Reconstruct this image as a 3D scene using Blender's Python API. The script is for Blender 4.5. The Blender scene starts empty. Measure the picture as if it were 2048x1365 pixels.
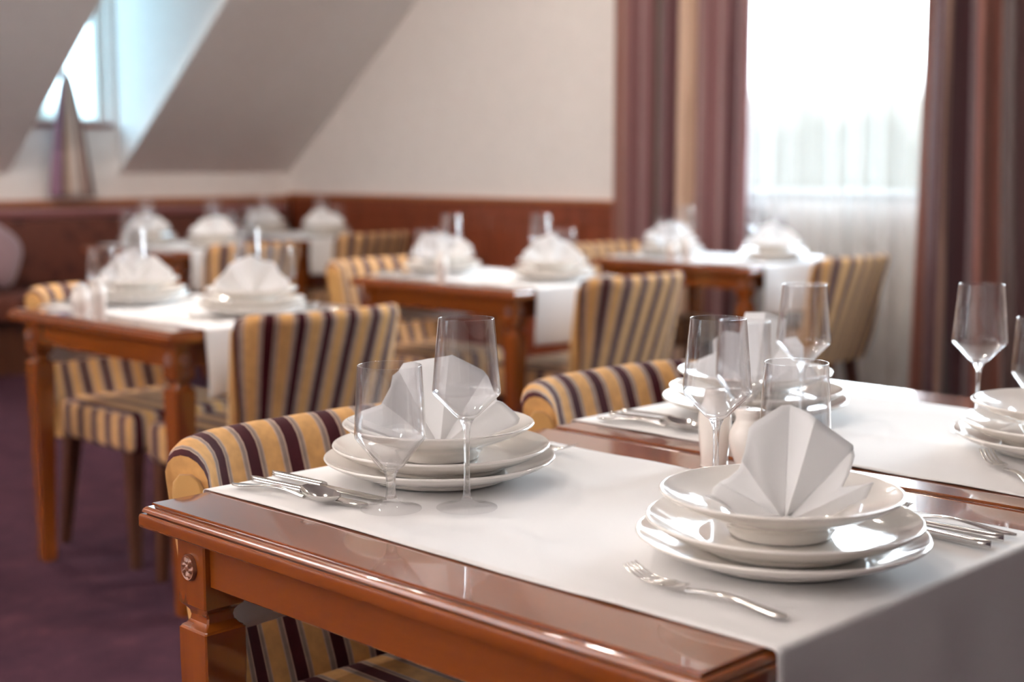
import bpy, bmesh, math, random
from mathutils import Vector, Matrix
random.seed(7)
S = bpy.context.scene
C = S.collection
PI = math.pi
R = math.radians

# ------------------------------------------------------------------ helpers
def tag(o, label=None, cat=None, group=None, kind=None):
    if label: o['label'] = label
    if cat: o['category'] = cat
    if group: o['group'] = group
    if kind: o['kind'] = kind
    return o

def empty(name, loc=(0, 0, 0), rz=0.0):
    o = bpy.data.objects.new(name, None)
    o.empty_display_size = 0.05
    o.location = loc
    o.rotation_euler = (0, 0, rz)
    C.objects.link(o)
    return o

def mesh_obj(name, me, mats, parent=None, smooth=True, angle=40):
    if not isinstance(mats, (list, tuple)): mats = [mats]
    for m in mats: me.materials.append(m)
    if smooth:
        for p in me.polygons: p.use_smooth = True
        try: me.set_sharp_from_angle(angle=R(angle))
        except Exception: pass
    o = bpy.data.objects.new(name, me)
    C.objects.link(o)
    if parent: o.parent = parent
    return o

def build(name, bm, mats, parent=None, smooth=True, angle=40, recalc=True):
    if recalc: bmesh.ops.recalc_face_normals(bm, faces=bm.faces)
    me = bpy.data.meshes.new(name)
    bm.to_mesh(me); bm.free()
    return mesh_obj(name, me, mats, parent, smooth, angle)

def add_box(bm, x0, x1, y0, y1, z0, z1, bev=0.0, seg=2):
    vs = [bm.verts.new((x, y, z)) for z in (z0, z1) for y in (y0, y1) for x in (x0, x1)]
    f = [(0, 2, 3, 1), (4, 5, 7, 6), (0, 1, 5, 4), (2, 6, 7, 3), (0, 4, 6, 2), (1, 3, 7, 5)]
    fs = [bm.faces.new([vs[i] for i in q]) for q in f]
    if bev > 0:
        es = list({e for q in fs for e in q.edges})
        bmesh.ops.bevel(bm, geom=es, offset=bev, segments=seg, affect='EDGES', profile=0.5)
    return bm

def box(*a, **k):
    return add_box(bmesh.new(), *a, **k)

def lathe(prof, seg=48, bm=None, cx=0, cy=0, cz=0):
    bm = bm or bmesh.new()
    rings = []
    for r, z in prof:
        if r < 1e-6: rings.append([bm.verts.new((cx, cy, cz + z))])
        else: rings.append([bm.verts.new((cx + r*math.cos(2*PI*i/seg), cy + r*math.sin(2*PI*i/seg), cz + z)) for i in range(seg)])
    for a, b in zip(rings, rings[1:]):
        if len(a) == 1 and len(b) == 1: continue
        for i in range(seg):
            j = (i + 1) % seg
            if len(a) == 1: bm.faces.new((a[0], b[j], b[i]))
            elif len(b) == 1: bm.faces.new((a[i], a[j], b[0]))
            else: bm.faces.new((a[i], a[j], b[j], b[i]))
    return bm

def smooth_prof(pts, n=5):
    """Catmull-Rom through the profile points"""
    out = []
    P = [pts[0]] + list(pts) + [pts[-1]]
    for k in range(1, len(P) - 2):
        p0, p1, p2, p3 = P[k-1], P[k], P[k+1], P[k+2]
        for i in range(n):
            t = i / n
            out.append(tuple(0.5*((2*p1[q]) + (-p0[q]+p2[q])*t + (2*p0[q]-5*p1[q]+4*p2[q]-p3[q])*t*t + (-p0[q]+3*p1[q]-3*p2[q]+p3[q])*t**3) for q in range(2)))
    out.append(pts[-1])
    return [(max(r, 0.0), z) for r, z in out]

def loft(rings, bm=None, cap=True, closed=True):
    bm = bm or bmesh.new()
    rv = [[bm.verts.new(p) for p in ring] for ring in rings]
    for a, b in zip(rv, rv[1:]):
        n = len(a)
        for i in range(n if closed else n - 1):
            j = (i + 1) % n
            bm.faces.new((a[i], a[j], b[j], b[i]))
    if cap:
        bm.faces.new(list(reversed(rv[0]))); bm.faces.new(rv[-1])
    return bm

def copy_tree(o, parent=None):
    c = o.copy()
    for k in ('label', 'group'):
        if parent is None and k in c.keys(): del c[k]
    C.objects.link(c)
    if parent: c.parent = parent
    for ch in [x for x in kids.get(o.name, [])]:
        copy_tree(ch, c)
    return c
kids = {}
def index_kids():
    kids.clear()
    for o in C.objects:
        if o.parent: kids.setdefault(o.parent.name, []).append(o)

# ------------------------------------------------------------------ materials
def new_mat(name):
    m = bpy.data.materials.new(name); m.use_nodes = True
    nt = m.node_tree; nt.nodes.clear()
    out = nt.nodes.new('ShaderNodeOutputMaterial')
    return m, nt, out

def node(nt, t, **kw):
    n = nt.nodes.new(t)
    for k, v in kw.items():
        if k in n.inputs: n.inputs[k].default_value = v
        else: setattr(n, k, v)
    return n

def c4(c): return (c[0], c[1], c[2], 1.0)

def principled(name, color, rough=0.5, **kw):
    m, nt, out = new_mat(name)
    p = nt.nodes.new('ShaderNodeBsdfPrincipled')
    p.inputs['Base Color'].default_value = c4(color)
    p.inputs['Roughness'].default_value = rough
    for k, v in kw.items(): p.inputs[k].default_value = v
    nt.links.new(p.outputs[0], out.inputs[0])
    return m, nt, p

def ramp(nt, stops, interp='LINEAR'):
    r = nt.nodes.new('ShaderNodeValToRGB')
    cr = r.color_ramp; cr.interpolation = interp
    while len(cr.elements) < len(stops): cr.elements.new(0.5)
    for e, (pos, col) in zip(cr.elements, stops):
        e.position = pos; e.color = c4(col)
    return r

def wood(name, dark, light, rough=0.22, coat=0.6, scale=(3, 30, 30)):
    m, nt, p = principled(name, light, rough)
    tc = nt.nodes.new('ShaderNodeTexCoord'); mp = nt.nodes.new('ShaderNodeMapping')
    mp.inputs['Scale'].default_value = scale
    nz = node(nt, 'ShaderNodeTexNoise', Scale=2.2, Detail=6.0, Roughness=0.6, Distortion=0.4)
    rp = ramp(nt, [(0.3, dark), (0.7, light)])
    nt.links.new(tc.outputs['Object'], mp.inputs[0]); nt.links.new(mp.outputs[0], nz.inputs['Vector'])
    nt.links.new(nz.outputs['Fac'], rp.inputs[0]); nt.links.new(rp.outputs[0], p.inputs['Base Color'])
    p.inputs['Coat Weight'].default_value = coat
    p.inputs['Coat Roughness'].default_value = 0.05
    p.inputs['Coat IOR'].default_value = 1.65
    p.inputs['Specular IOR Level'].default_value = 0.5
    return m

M = {}
M['wood'] = wood('cherry_wood', (0.190, 0.042, 0.005), (0.255, 0.060, 0.007), 0.2, 1.0, (9, 1.2, 9))
M['wood_leg'] = wood('cherry_leg_wood', (0.190, 0.042, 0.005), (0.255, 0.060, 0.007), 0.2, 1.0, (9, 9, 1.2))
M['wood_panel'] = wood('mahogany_panel', (0.17, 0.038, 0.016), (0.27, 0.062, 0.024), 0.32, 0.35, (10, 10, 1.2))
M['wood_rail'] = wood('rail_wood', (0.30, 0.09, 0.028), (0.42, 0.14, 0.045), 0.3, 0.4, (1, 1, 12))
M['leg_dark'] = wood('dark_leg_wood', (0.055, 0.018, 0.008), (0.10, 0.034, 0.014), 0.35, 0.3, (14, 14, 2))
M['rosette'] = wood('carved_wood', (0.16, 0.05, 0.022), (0.26, 0.09, 0.045), 0.35, 0.3)

# painted walls and ceiling
def plaster(name, col, sc=14):
    m, nt, p = principled(name, col, 0.85)
    tc = nt.nodes.new('ShaderNodeTexCoord')
    nz = node(nt, 'ShaderNodeTexNoise', Scale=sc, Detail=4.0)
    rp = ramp(nt, [(0.35, tuple(c*0.97 for c in col)), (0.65, col)])
    nt.links.new(tc.outputs['Object'], nz.inputs['Vector']); nt.links.new(nz.outputs['Fac'], rp.inputs[0])
    nt.links.new(rp.outputs[0], p.inputs['Base Color'])
    b = node(nt, 'ShaderNodeBump', Strength=0.04, Distance=0.002)
    nt.links.new(nz.outputs['Fac'], b.inputs['Height']); nt.links.new(b.outputs[0], p.inputs['Normal'])
    return m
M['wall'] = plaster('cream_wall_paint', (0.86, 0.815, 0.785))
M['wall_bounce_dim'] = plaster('bounce_dimming_lilac', (0.33, 0.31, 0.35))  # unseen near wall, darkened so less light bounces onto the near sides
M['ceil'] = plaster('white_ceiling_paint', (0.86, 0.83, 0.81))
M['white_trim'] = principled('white_window_paint', (0.82, 0.82, 0.80), 0.35)[0]

M['frame_grey'] = principled('grey_window_paint', (0.42, 0.41, 0.40), 0.45)[0]
# carpet
def carpet():
    m, nt, p = principled('purple_carpet', (0.1, 0.05, 0.08), 0.95)
    tc = nt.nodes.new('ShaderNodeTexCoord')
    n1 = node(nt, 'ShaderNodeTexNoise', Scale=7.0, Detail=6.0, Roughness=0.7)
    n2 = node(nt, 'ShaderNodeTexNoise', Scale=320.0, Detail=2.0)
    r1 = ramp(nt, [(0.32, (0.017, 0.005, 0.011)), (0.55, (0.040, 0.014, 0.023)), (0.75, (0.088, 0.033, 0.043))])
    mx = node(nt, 'ShaderNodeMix', data_type='RGBA', blend_type='MULTIPLY')
    mx.inputs['Factor'].default_value = 0.5
    r2 = ramp(nt, [(0.3, (0.5, 0.5, 0.5)), (0.7, (1.3, 1.3, 1.3))])
    for n in (n1, n2): nt.links.new(tc.outputs['Object'], n.inputs['Vector'])
    nt.links.new(n1.outputs['Fac'], r1.inputs[0]); nt.links.new(n2.outputs['Fac'], r2.inputs[0])
    nt.links.new(r1.outputs[0], mx.inputs[6]); nt.links.new(r2.outputs[0], mx.inputs[7])
    nt.links.new(mx.outputs[2], p.inputs['Base Color'])
    b = node(nt, 'ShaderNodeBump', Strength=0.6, Distance=0.004)
    nt.links.new(n2.outputs['Fac'], b.inputs['Height']); nt.links.new(b.outputs[0], p.inputs['Normal'])
    p.inputs['Sheen Weight'].default_value = 0.07
    p.inputs['Sheen Tint'].default_value = (0.75, 0.35, 0.45, 1)
    p.inputs['Specular IOR Level'].default_value = 0.08
    return m
M['carpet'] = carpet()

# cloth
def cloth(name, col, weave=900, sheen=0.2, trans=0.0):
    m, nt, p = principled(name, col, 0.9)
    tc = nt.nodes.new('ShaderNodeTexCoord')
    nz = node(nt, 'ShaderNodeTexNoise', Scale=weave, Detail=1.0)
    b = node(nt, 'ShaderNodeBump', Strength=0.12, Distance=0.0006)
    nt.links.new(tc.outputs['Object'], nz.inputs['Vector'])
    nt.links.new(nz.outputs['Fac'], b.inputs['Height']); nt.links.new(b.outputs[0], p.inputs['Normal'])
    p.inputs['Sheen Weight'].default_value = sheen
    p.inputs['Subsurface Weight'].default_value = 0.0
    if trans:
        t = node(nt, 'ShaderNodeBsdfTranslucent', Color=c4(col))
        mx = node(nt, 'ShaderNodeMixShader', Fac=trans)
        nt.links.new(p.outputs[0], mx.inputs[1]); nt.links.new(t.outputs[0], mx.inputs[2])
        nt.links.new(mx.outputs[0], [n for n in nt.nodes if n.type == 'OUTPUT_MATERIAL'][0].inputs[0])
    return m
M['linen'] = cloth('white_table_linen', (0.73, 0.715, 0.71), 700)
M['napkin'] = cloth('white_napkin_cotton', (0.82, 0.81, 0.81), 900, 0.1, 0.30)

# striped velvet, stripes run along the uv's first axis (metres)
GOLD = (0.62, 0.335, 0.125); MAROON = (0.050, 0.004, 0.007); GREY = (0.27, 0.20, 0.165); PINK = (0.50, 0.34, 0.26)
def striped(name, seq, period):
    m, nt, p = principled(name, GOLD, 0.85)
    uv = nt.nodes.new('ShaderNodeUVMap'); uv.uv_map = 'stripe'
    sp = nt.nodes.new('ShaderNodeSeparateXYZ')
    dv = node(nt, 'ShaderNodeMath', operation='DIVIDE'); dv.inputs[1].default_value = period
    fr = node(nt, 'ShaderNodeMath', operation='FRACT')
    rp = ramp(nt, seq, 'CONSTANT')
    nz = node(nt, 'ShaderNodeTexNoise', Scale=60.0, Detail=4.0)
    tc = nt.nodes.new('ShaderNodeTexCoord')
    r2 = ramp(nt, [(0.3, (0.86, 0.86, 0.86)), (0.7, (1.1, 1.1, 1.1))])
    mx = node(nt, 'ShaderNodeMix', data_type='RGBA', blend_type='MULTIPLY'); mx.inputs['Factor'].default_value = 1.0
    nt.links.new(uv.outputs[0], sp.inputs[0]); nt.links.new(sp.outputs[0], dv.inputs[0]); nt.links.new(dv.outputs[0], fr.inputs[0])
    nt.links.new(fr.outputs[0], rp.inputs[0]); nt.links.new(tc.outputs['Object'], nz.inputs['Vector']); nt.links.new(nz.outputs['Fac'], r2.inputs[0])
    nt.links.new(rp.outputs[0], mx.inputs[6]); nt.links.new(r2.outputs[0], mx.inputs[7]); nt.links.new(mx.outputs[2], p.inputs['Base Color'])
    p.inputs['Sheen Weight'].default_value = 0.03
    p.inputs['Specular IOR Level'].default_value = 0.2
    p.inputs['Sheen Roughness'].default_value = 0.4
    b = node(nt, 'ShaderNodeBump', Strength=0.15, Distance=0.001)
    n3 = node(nt, 'ShaderNodeTexNoise', Scale=700.0); nt.links.new(tc.outputs['Object'], n3.inputs['Vector'])
    nt.links.new(n3.outputs['Fac'], b.inputs['Height']); nt.links.new(b.outputs[0], p.inputs['Normal'])
    return m
M['stripe'] = striped('striped_velvet', [(0.0, GOLD), (0.40, PINK), (0.43, GREY), (0.53, PINK), (0.56, MAROON), (0.86, PINK), (0.89, GREY), (0.97, PINK)], 0.0795)
M['gold'] = cloth('gold_velvet', (0.50, 0.27, 0.085), 500, 0.25)

# porcelain, steel, glass
M['porcelain'] = principled('white_porcelain', (0.84, 0.80, 0.755), 0.10, **{'Coat Weight': 0.5, 'Coat Roughness': 0.03, 'Specular IOR Level': 0.6})[0]
M['shaker'] = principled('cream_porcelain', (0.80, 0.74, 0.69), 0.14, **{'Coat Weight': 0.4, 'Coat Roughness': 0.04})[0]
M['hole'] = principled('shaker_hole', (0.02, 0.02, 0.02), 0.6)[0]
M['steel'] = principled('polished_steel', (0.70, 0.68, 0.66), 0.14, **{'Metallic': 1.0})[0]
def thin_glass(name, power, edge=0.45, base=0.045):
    m, nt, out = new_mat(name)
    lw = node(nt, 'ShaderNodeLayerWeight', Blend=0.5)
    pw = node(nt, 'ShaderNodeMath', operation='POWER'); pw.inputs[1].default_value = power
    ml = node(nt, 'ShaderNodeMath', operation='MULTIPLY_ADD'); ml.inputs[1].default_value = 0.93; ml.inputs[2].default_value = base
    tr = node(nt, 'ShaderNodeBsdfTransparent', Color=(0.965, 0.965, 0.97, 1))
    gl = node(nt, 'ShaderNodeBsdfGlossy', Roughness=0.0, Color=(1, 1, 1, 1))
    mx = nt.nodes.new('ShaderNodeMixShader')
    nt.links.new(lw.outputs['Facing'], pw.inputs[0]); nt.links.new(pw.outputs[0], ml.inputs[0])
    nt.links.new(ml.outputs[0], mx.inputs[0]); nt.links.new(tr.outputs[0], mx.inputs[1]); nt.links.new(gl.outputs[0], mx.inputs[2])
    # a longer way through the wall at a glancing angle swallows more light
    p2 = node(nt, 'ShaderNodeMath', operation='POWER'); p2.inputs[1].default_value = 5.0
    mc = node(nt, 'ShaderNodeMix', data_type='RGBA'); mc.inputs[6].default_value = (0.975, 0.975, 0.98, 1); mc.inputs[7].default_value = (edge, edge, edge, 1)
    nt.links.new(lw.outputs['Facing'], p2.inputs[0]); nt.links.new(p2.outputs[0], mc.inputs[0]); nt.links.new(mc.outputs[2], tr.inputs[0])
    nt.links.new(mx.outputs[0], out.inputs[0])
    return m
M['glass_thin'] = thin_glass('thin_bowl_glass', 2.8, 0.75, 0.055)
M['glass_foot'] = thin_glass('clear_foot_glass', 7.0, 0.82, 0.03)
def solid_glass():
    m, nt, out = new_mat('solid_stem_glass')
    g = node(nt, 'ShaderNodeBsdfGlass', IOR=1.5, Roughness=0.0, Color=(0.99, 0.99, 0.99, 1))
    tr = node(nt, 'ShaderNodeBsdfTransparent', Color=(0.96, 0.96, 0.965, 1))
    mx = node(nt, 'ShaderNodeMixShader', Fac=0.45)
    nt.links.new(g.outputs[0], mx.inputs[1]); nt.links.new(tr.outputs[0], mx.inputs[2]); nt.links.new(mx.outputs[0], out.inputs[0])
    return m
M['glass_solid'] = solid_glass()
def pane_glass(name='window_pane_glass', tint=(0.97, 0.98, 0.98)):
    m, nt, out = new_mat(name)
    tr = node(nt, 'ShaderNodeBsdfTransparent', Color=c4(tint))
    gl = node(nt, 'ShaderNodeBsdfGlossy', Roughness=0.0)
    mx = node(nt, 'ShaderNodeMixShader', Fac=0.05)
    nt.links.new(tr.outputs[0], mx.inputs[1]); nt.links.new(gl.outputs[0], mx.inputs[2]); nt.links.new(mx.outputs[0], out.inputs[0])
    return m
M['pane'] = pane_glass()
M['pane_dim'] = pane_glass('daylight_dimming_pane', (0.30, 0.30, 0.30))  # darkened to weaken daylight from the unseen window behind the camera
M['pane_dim_blue'] = pane_glass('dimming_blue_pane', (0.40, 0.47, 0.49))  # blue tint, darkened to hold down the dormer's daylight

# curtains
def curtain_mat(name, seq, period, rough=0.4, sheen=0.5):
    m, nt, p = principled(name, (0.3, 0.15, 0.13), rough)
    uv = nt.nodes.new('ShaderNodeUVMap'); uv.uv_map = 'stripe'
    sp = nt.nodes.new('ShaderNodeSeparateXYZ')
    dv = node(nt, 'ShaderNodeMath', operation='DIVIDE'); dv.inputs[1].default_value = period
    fr = node(nt, 'ShaderNodeMath', operation='FRACT')
    rp = ramp(nt, seq, 'CONSTANT')
    nt.links.new(uv.outputs[0], sp.inputs[0]); nt.links.new(sp.outputs[0], dv.inputs[0]); nt.links.new(dv.outputs[0], fr.inputs[0])
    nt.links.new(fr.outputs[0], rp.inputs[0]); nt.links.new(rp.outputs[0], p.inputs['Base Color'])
    p.inputs['Sheen Weight'].default_value = sheen
    p.inputs['Specular IOR Level'].default_value = 0.6
    return m
MV = (0.19, 0.075, 0.075); MV2 = (0.11, 0.036, 0.042); TAN = (0.52, 0.34, 0.235); BR = (0.075, 0.035, 0.025); RB = (0.22, 0.075, 0.05)
M['curtain'] = curtain_mat('mauve_satin', [(0.0, RB), (0.10, MV), (0.28, BR), (0.36, MV2), (0.46, TAN), (0.56, MV), (0.80, MV2), (0.9, MV)], 0.92)
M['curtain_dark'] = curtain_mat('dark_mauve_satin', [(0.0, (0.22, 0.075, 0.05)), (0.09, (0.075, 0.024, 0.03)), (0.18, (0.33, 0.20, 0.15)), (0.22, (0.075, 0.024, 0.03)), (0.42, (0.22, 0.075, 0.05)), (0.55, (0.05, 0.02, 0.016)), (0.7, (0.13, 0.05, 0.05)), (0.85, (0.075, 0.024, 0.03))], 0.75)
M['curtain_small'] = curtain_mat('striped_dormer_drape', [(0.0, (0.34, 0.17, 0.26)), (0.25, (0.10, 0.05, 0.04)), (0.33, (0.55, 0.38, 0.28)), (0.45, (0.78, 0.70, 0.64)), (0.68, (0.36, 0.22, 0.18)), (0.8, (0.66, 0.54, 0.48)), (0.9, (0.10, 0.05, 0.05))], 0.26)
def sheer():
    m, nt, out = new_mat('white_sheer_voile')
    d = node(nt, 'ShaderNodeBsdfDiffuse', Color=(0.52, 0.51, 0.50, 1))
    t = node(nt, 'ShaderNodeBsdfTranslucent', Color=(0.86, 0.85, 0.83, 1))
    tr = node(nt, 'ShaderNodeBsdfTransparent', Color=(1, 1, 1, 1))
    m1 = node(nt, 'ShaderNodeMixShader', Fac=0.035); m2 = node(nt, 'ShaderNodeMixShader', Fac=0.50)
    nt.links.new(d.outputs[0], m1.inputs[1]); nt.links.new(t.outputs[0], m1.inputs[2])
    nt.links.new(m1.outputs[0], m2.inputs[1]); nt.links.new(tr.outputs[0], m2.inputs[2]); nt.links.new(m2.outputs[0], out.inputs[0])
    return m
M['sheer'] = sheer()
def bench_fabric():
    m, nt, p = principled('dark_red_damask', (0.1, 0.02, 0.02), 0.7)
    tc = nt.nodes.new('ShaderNodeTexCoord')
    v = node(nt, 'ShaderNodeTexVoronoi', Scale=9.0); n = node(nt, 'ShaderNodeTexNoise', Scale=16.0, Detail=5.0)
    mx = node(nt, 'ShaderNodeMath', operation='ADD')
    rp = ramp(nt, [(0.35, (0.022, 0.006, 0.004)), (0.62, (0.065, 0.014, 0.008)), (0.95, (0.12, 0.03, 0.016))])
    nt.links.new(tc.outputs['Object'], v.inputs['Vector']); nt.links.new(tc.outputs['Object'], n.inputs['Vector'])
    nt.links.new(v.outputs['Distance'], mx.inputs[0]); nt.links.new(n.outputs['Fac'], mx.inputs[1])
    nt.links.new(mx.outputs[0], rp.inputs[0]); nt.links.new(rp.outputs[0], p.inputs['Base Color'])
    return m
M['bench'] = bench_fabric()
M['bench_roll'] = principled('red_velvet', (0.20, 0.040, 0.035), 0.7, **{'Sheen Weight': 0.4})[0]
M['cushion'] = cloth('mauve_velvet', (0.30, 0.18, 0.20), 400, 0.5)
M['rod'] = principled('brass_rod', (0.5, 0.33, 0.14), 0.3, **{'Metallic': 1.0})[0]

# ------------------------------------------------------------------ the room
XW, YW, XB, YB = 6.03, 8.16, -3.0, -5.0      # inner faces of the walls
HC = 3.40                                     # flat ceiling height
K = 0.79; Z0 = 1.125                          # roof slope: z = Z0 + K*(YW - y)
YT = YW - (HC - Z0)/K                         # where slope meets the flat ceiling

def structure(name, bm, m, smooth=False):
    o = build(name, bm, m, smooth=smooth)
    o['kind'] = 'structure'
    return o

structure('floor', box(XB-0.2, XW+0.2, YB-0.2, YW+0.2, -0.1, 0.0), M['carpet'])

def wall_with_holes(axis, p0, p1, a0, a1, z0, z1, holes):
    """slab between p0..p1 along axis, spanning a0..a1, with rectangular holes (a, b, zl, zh)"""
    bm = bmesh.new()
    def put(a, b, zl, zh):
        if b - a < 1e-4 or zh - zl < 1e-4: return
        if axis == 'x': add_box(bm, p0, p1, a, b, zl, zh)
        else: add_box(bm, a, b, p0, p1, zl, zh)
    cur = a0
    for (a, b, zl, zh) in sorted(holes):
        put(cur, a, z0, z1); put(a, b, z0, zl); put(a, b, zh, z1); cur = b
    put(cur, a1, z0, z1)
    return bm

WINB = [(3.12, 4.52, 1.0, 2.9), (0.75, 2.0, 1.0, 2.9)]
structure('wall_back', wall_with_holes('x', XW, XW+0.22, YB, YW+0.2, 0, HC+0.2, WINB), M['wall'])
WINN = []
structure('wall_near', wall_with_holes('y', YB-0.22, YB, XB-0.2, XW+0.2, 0, HC+0.2, WINN), M['wall_bounce_dim'])
WINL = [(4.0, 5.8, 0.9, 2.9)]
structure('wall_behind', wall_with_holes('x', XB-0.22, XB, YB, YW+0.2, 0, HC+0.2, WINL), M['wall'])
DX0, DX1, DZ = 3.96, 4.70, 3.28               # dormer
structure('wall_left', wall_with_holes('y', YW, YW+0.16, XB, XW+0.2, 0, 3.4, [(DX0, DX1-0.04, 1.41, 3.14)]), M['wall'])

def sl(y): return Z0 + K*(YW - y)
def slope_piece(bm, x0, x1, ya, yb):
    t = 0.012
    v = [bm.verts.new(p) for p in ((x0, ya, sl(ya)), (x1, ya, sl(ya)), (x1, yb, sl(yb)), (x0, yb, sl(yb)),
                                   (x0, ya, sl(ya)+t), (x1, ya, sl(ya)+t), (x1, yb, sl(yb)+t), (x0, yb, sl(yb)+t))]
    for q in ((0, 1, 2, 3), (7, 6, 5, 4), (0, 4, 5, 1), (1, 5, 6, 2), (2, 6, 7, 3), (3, 7, 4, 0)):
        bm.faces.new([v[i] for i in q])
bm = bmesh.new()
yD = YW - (DZ - Z0)/K
slope_piece(bm, XB, DX0, YW, YT); slope_piece(bm, DX1, XW, YW, YT); slope_piece(bm, DX0, DX1, yD, YT)
structure('ceiling_slope', bm, M['ceil'])
structure('ceiling', box(XB-0.2, XW+0.2, YB-0.2, YT+0.005, HC, HC+0.2), M['ceil'])
# dormer cheeks and its little ceiling
bm = bmesh.new()
for xa, xb in ((DX0-0.05, DX0), (DX1, DX1+0.05)):
    v = [bm.verts.new((x, y, z)) for x in (xa, xb) for y, z in ((YW, Z0+0.02), (YW, DZ), (yD, DZ))]
    for q in ((0, 1, 2), (5, 4, 3), (0, 3, 4, 1), (1, 4, 5, 2), (2, 5, 3, 0)): bm.faces.new([v[i] for i in q])
structure('wall_dormer', bm, M['ceil'])
structure('ceiling_dormer', box(DX0-0.05, DX1+0.05, yD, YW+0.02, DZ, DZ+0.05), M['ceil'])

# wainscot: panelled boarding with a moulded rail
def wainscot(axis, face, a0, a1, n):
    bm = bmesh.new()
    def put(a, b, d0, d1, zl, zh, bev=0.0):
        lo, hi = face - d1, face - d0
        if axis == 'x': add_box(bm, lo, hi, a, b, zl, zh, bev, 1)
        else: add_box(bm, a, b, lo, hi, zl, zh, bev, 1)
    put(a0, a1, 0.0, 0.014, 0.0, 0.955)
    put(a0, a1, 0.014, 0.028, 0.0, 0.14); put(a0, a1, 0.014, 0.026, 0.86, 0.955)
    w = (a1 - a0)/n
    for i in range(n + 1):
        c = min(max(a0 + i*w, a0 + 0.045), a1 - 0.045)
        put(c-0.045, c+0.045, 0.014, 0.026, 0.14, 0.86)
    for i in range(n):
        put(a0+i*w+0.09, a0+(i+1)*w-0.09, 0.014, 0.022, 0.19, 0.81, 0.006)
    return bm
structure('trim_1', wainscot('x', XW, 4.75, YW-0.03, 5), M['wood_panel'])
structure('trim_2', wainscot('y', YW, XB, XW-0.03, 12), M['wood_panel'])
structure('trim_3', box(XW-0.04, XW, 4.75, YW-0.02, 0.955, 0.985, bev=0.006), M['wood_rail'])
structure('trim_4', box(XB, XW-0.02, YW-0.06, YW, 0.925, 0.968, bev=0.008), M['wood_rail'])
structure('baseboard_back', box(XW-0.02, XW, YB, 4.75, 0, 0.12, bev=0.004), M['wood_panel'])

# windows: frame with a pane
def window(name, axis, face, a0, a1, z0, z1, depth=0.12, mull=1, sill=True, sill_mat=None, pane=None, frame=None):
    root = empty(name); root['kind'] = 'structure'
    bm = bmesh.new()
    def put(b, a, c, zl, zh, d0=0.0, d1=0.06):
        if axis == 'x': add_box(b, face+d0, face+d1, a, c, zl, zh)
        else: add_box(b, a, c, face+d0, face+d1, zl, zh)
    w = 0.055
    put(bm, a0, a0+w, z0, z1, depth-0.03, depth+0.03); put(bm, a1-w, a1, z0, z1, depth-0.03, depth+0.03)
    put(bm, a0+w, a1-w, z0, z0+w, depth-0.03, depth+0.03); put(bm, a0+w, a1-w, z1-w, z1, depth-0.03, depth+0.03)
    for i in range(mull):
        c = a0 + (a1-a0)*(i+1)/(mull+1)
        put(bm, c-0.03, c+0.03, z0+w, z1-w, depth-0.028, depth+0.028)
    o = build('window_frame', bm, frame or M['white_trim'], root, smooth=False); o['kind'] = 'structure'
    bm = bmesh.new(); put(bm, a0+w, a1-w, z0+w, z1-w, depth-0.003, depth+0.003)
    o = build('window_pane', bm, pane or M['pane'], root, smooth=False); o['kind'] = 'structure'
    if sill:
        bm = bmesh.new(); put(bm, a0-0.0, a1+0.0, z0-0.0, z0+0.03, -0.03, depth-0.03)
        o = build('window_sill', bm, sill_mat or M['white_trim'], root, smooth=False); o['kind'] = 'structure'
    return root
wn = 1
for (a, b, zl, zh) in WINB:
    window('window_%d' % wn, 'x', XW, a, b, zl, zh, mull=0, depth=0.032, sill=False, frame=M['frame_grey']); wn += 1
window('window_%d' % wn, 'y', YW, DX0, DX1-0.04, 1.41, 3.14, depth=0.10, mull=0, sill_mat=M['wood_panel'], pane=M['pane_dim_blue']); wn += 1
for (a, b, zl, zh) in WINN:
    window('window_%d' % wn, 'y', YB-0.24, a, b, zl, zh, sill=False); wn += 1
for (a, b, zl, zh) in WINL:
    window('window_%d' % wn, 'x', XB-0.24, a, b, zl, zh, sill=False, pane=M['pane_dim']); wn += 1

# ------------------------------------------------------------------ curtains
def pleated(name, mat, axis, face, top, bot, z0, z1, npl, amp, nz=14, phase=0.0, th=0.003, seed=1, parent=None, jitter=0.35):
    """top / bot = (a0, a1) span at the top and at the bottom; folds run from one to the other"""
    rnd = random.Random(seed)
    n = npl*10
    ph = [rnd.uniform(-1, 1) for _ in range(npl + 3)]
    bm = bmesh.new(); uvl = bm.loops.layers.uv.new('stripe')
    rows = []; us = []
    for k in range(nz + 1):
        f = k/nz; z = z1 + (z0 - z1)*f
        row = []; 
        for i in range(n + 1):
            s = i/n
            q = s*npl; j = int(min(q, npl - 1)); fr = q - j
            am = amp*(1 + jitter*(ph[j]*(1-fr) + ph[j+1]*fr))*(0.75 + 0.35*f)
            d = am*math.sin(2*PI*q + phase + 0.5*ph[j+1]*math.sin(3*f)) + 0.25*am*math.sin(4*PI*q + ph[0]*3)
            a_t = top[0] + (top[1]-top[0])*s; a_b = bot[0] + (bot[1]-bot[0])*s
            a = a_t + (a_b - a_t)*(f**1.3) + 0.25*am*math.sin(4*PI*q + 1.0)
            row.append(bm.verts.new((face + d, a, z) if axis == 'x' else (a, face + d, z)))
        rows.append(row)
    L = abs(bot[1]-bot[0])*1.0
    for k in range(nz):
        for i in range(n):
            fc = bm.faces.new((rows[k][i], rows[k][i+1], rows[k+1][i+1], rows[k+1][i]))
            for lp, ii in zip(fc.loops, (i, i+1, i+1, i)): lp[uvl].uv = (L*ii/n + 1e-4, 0)
    o = build(name, bm, mat, parent, smooth=True, angle=80, recalc=False)
    if th:
        sm = o.modifiers.new('thick', 'SOLIDIFY'); sm.thickness = th
    return o

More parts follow.
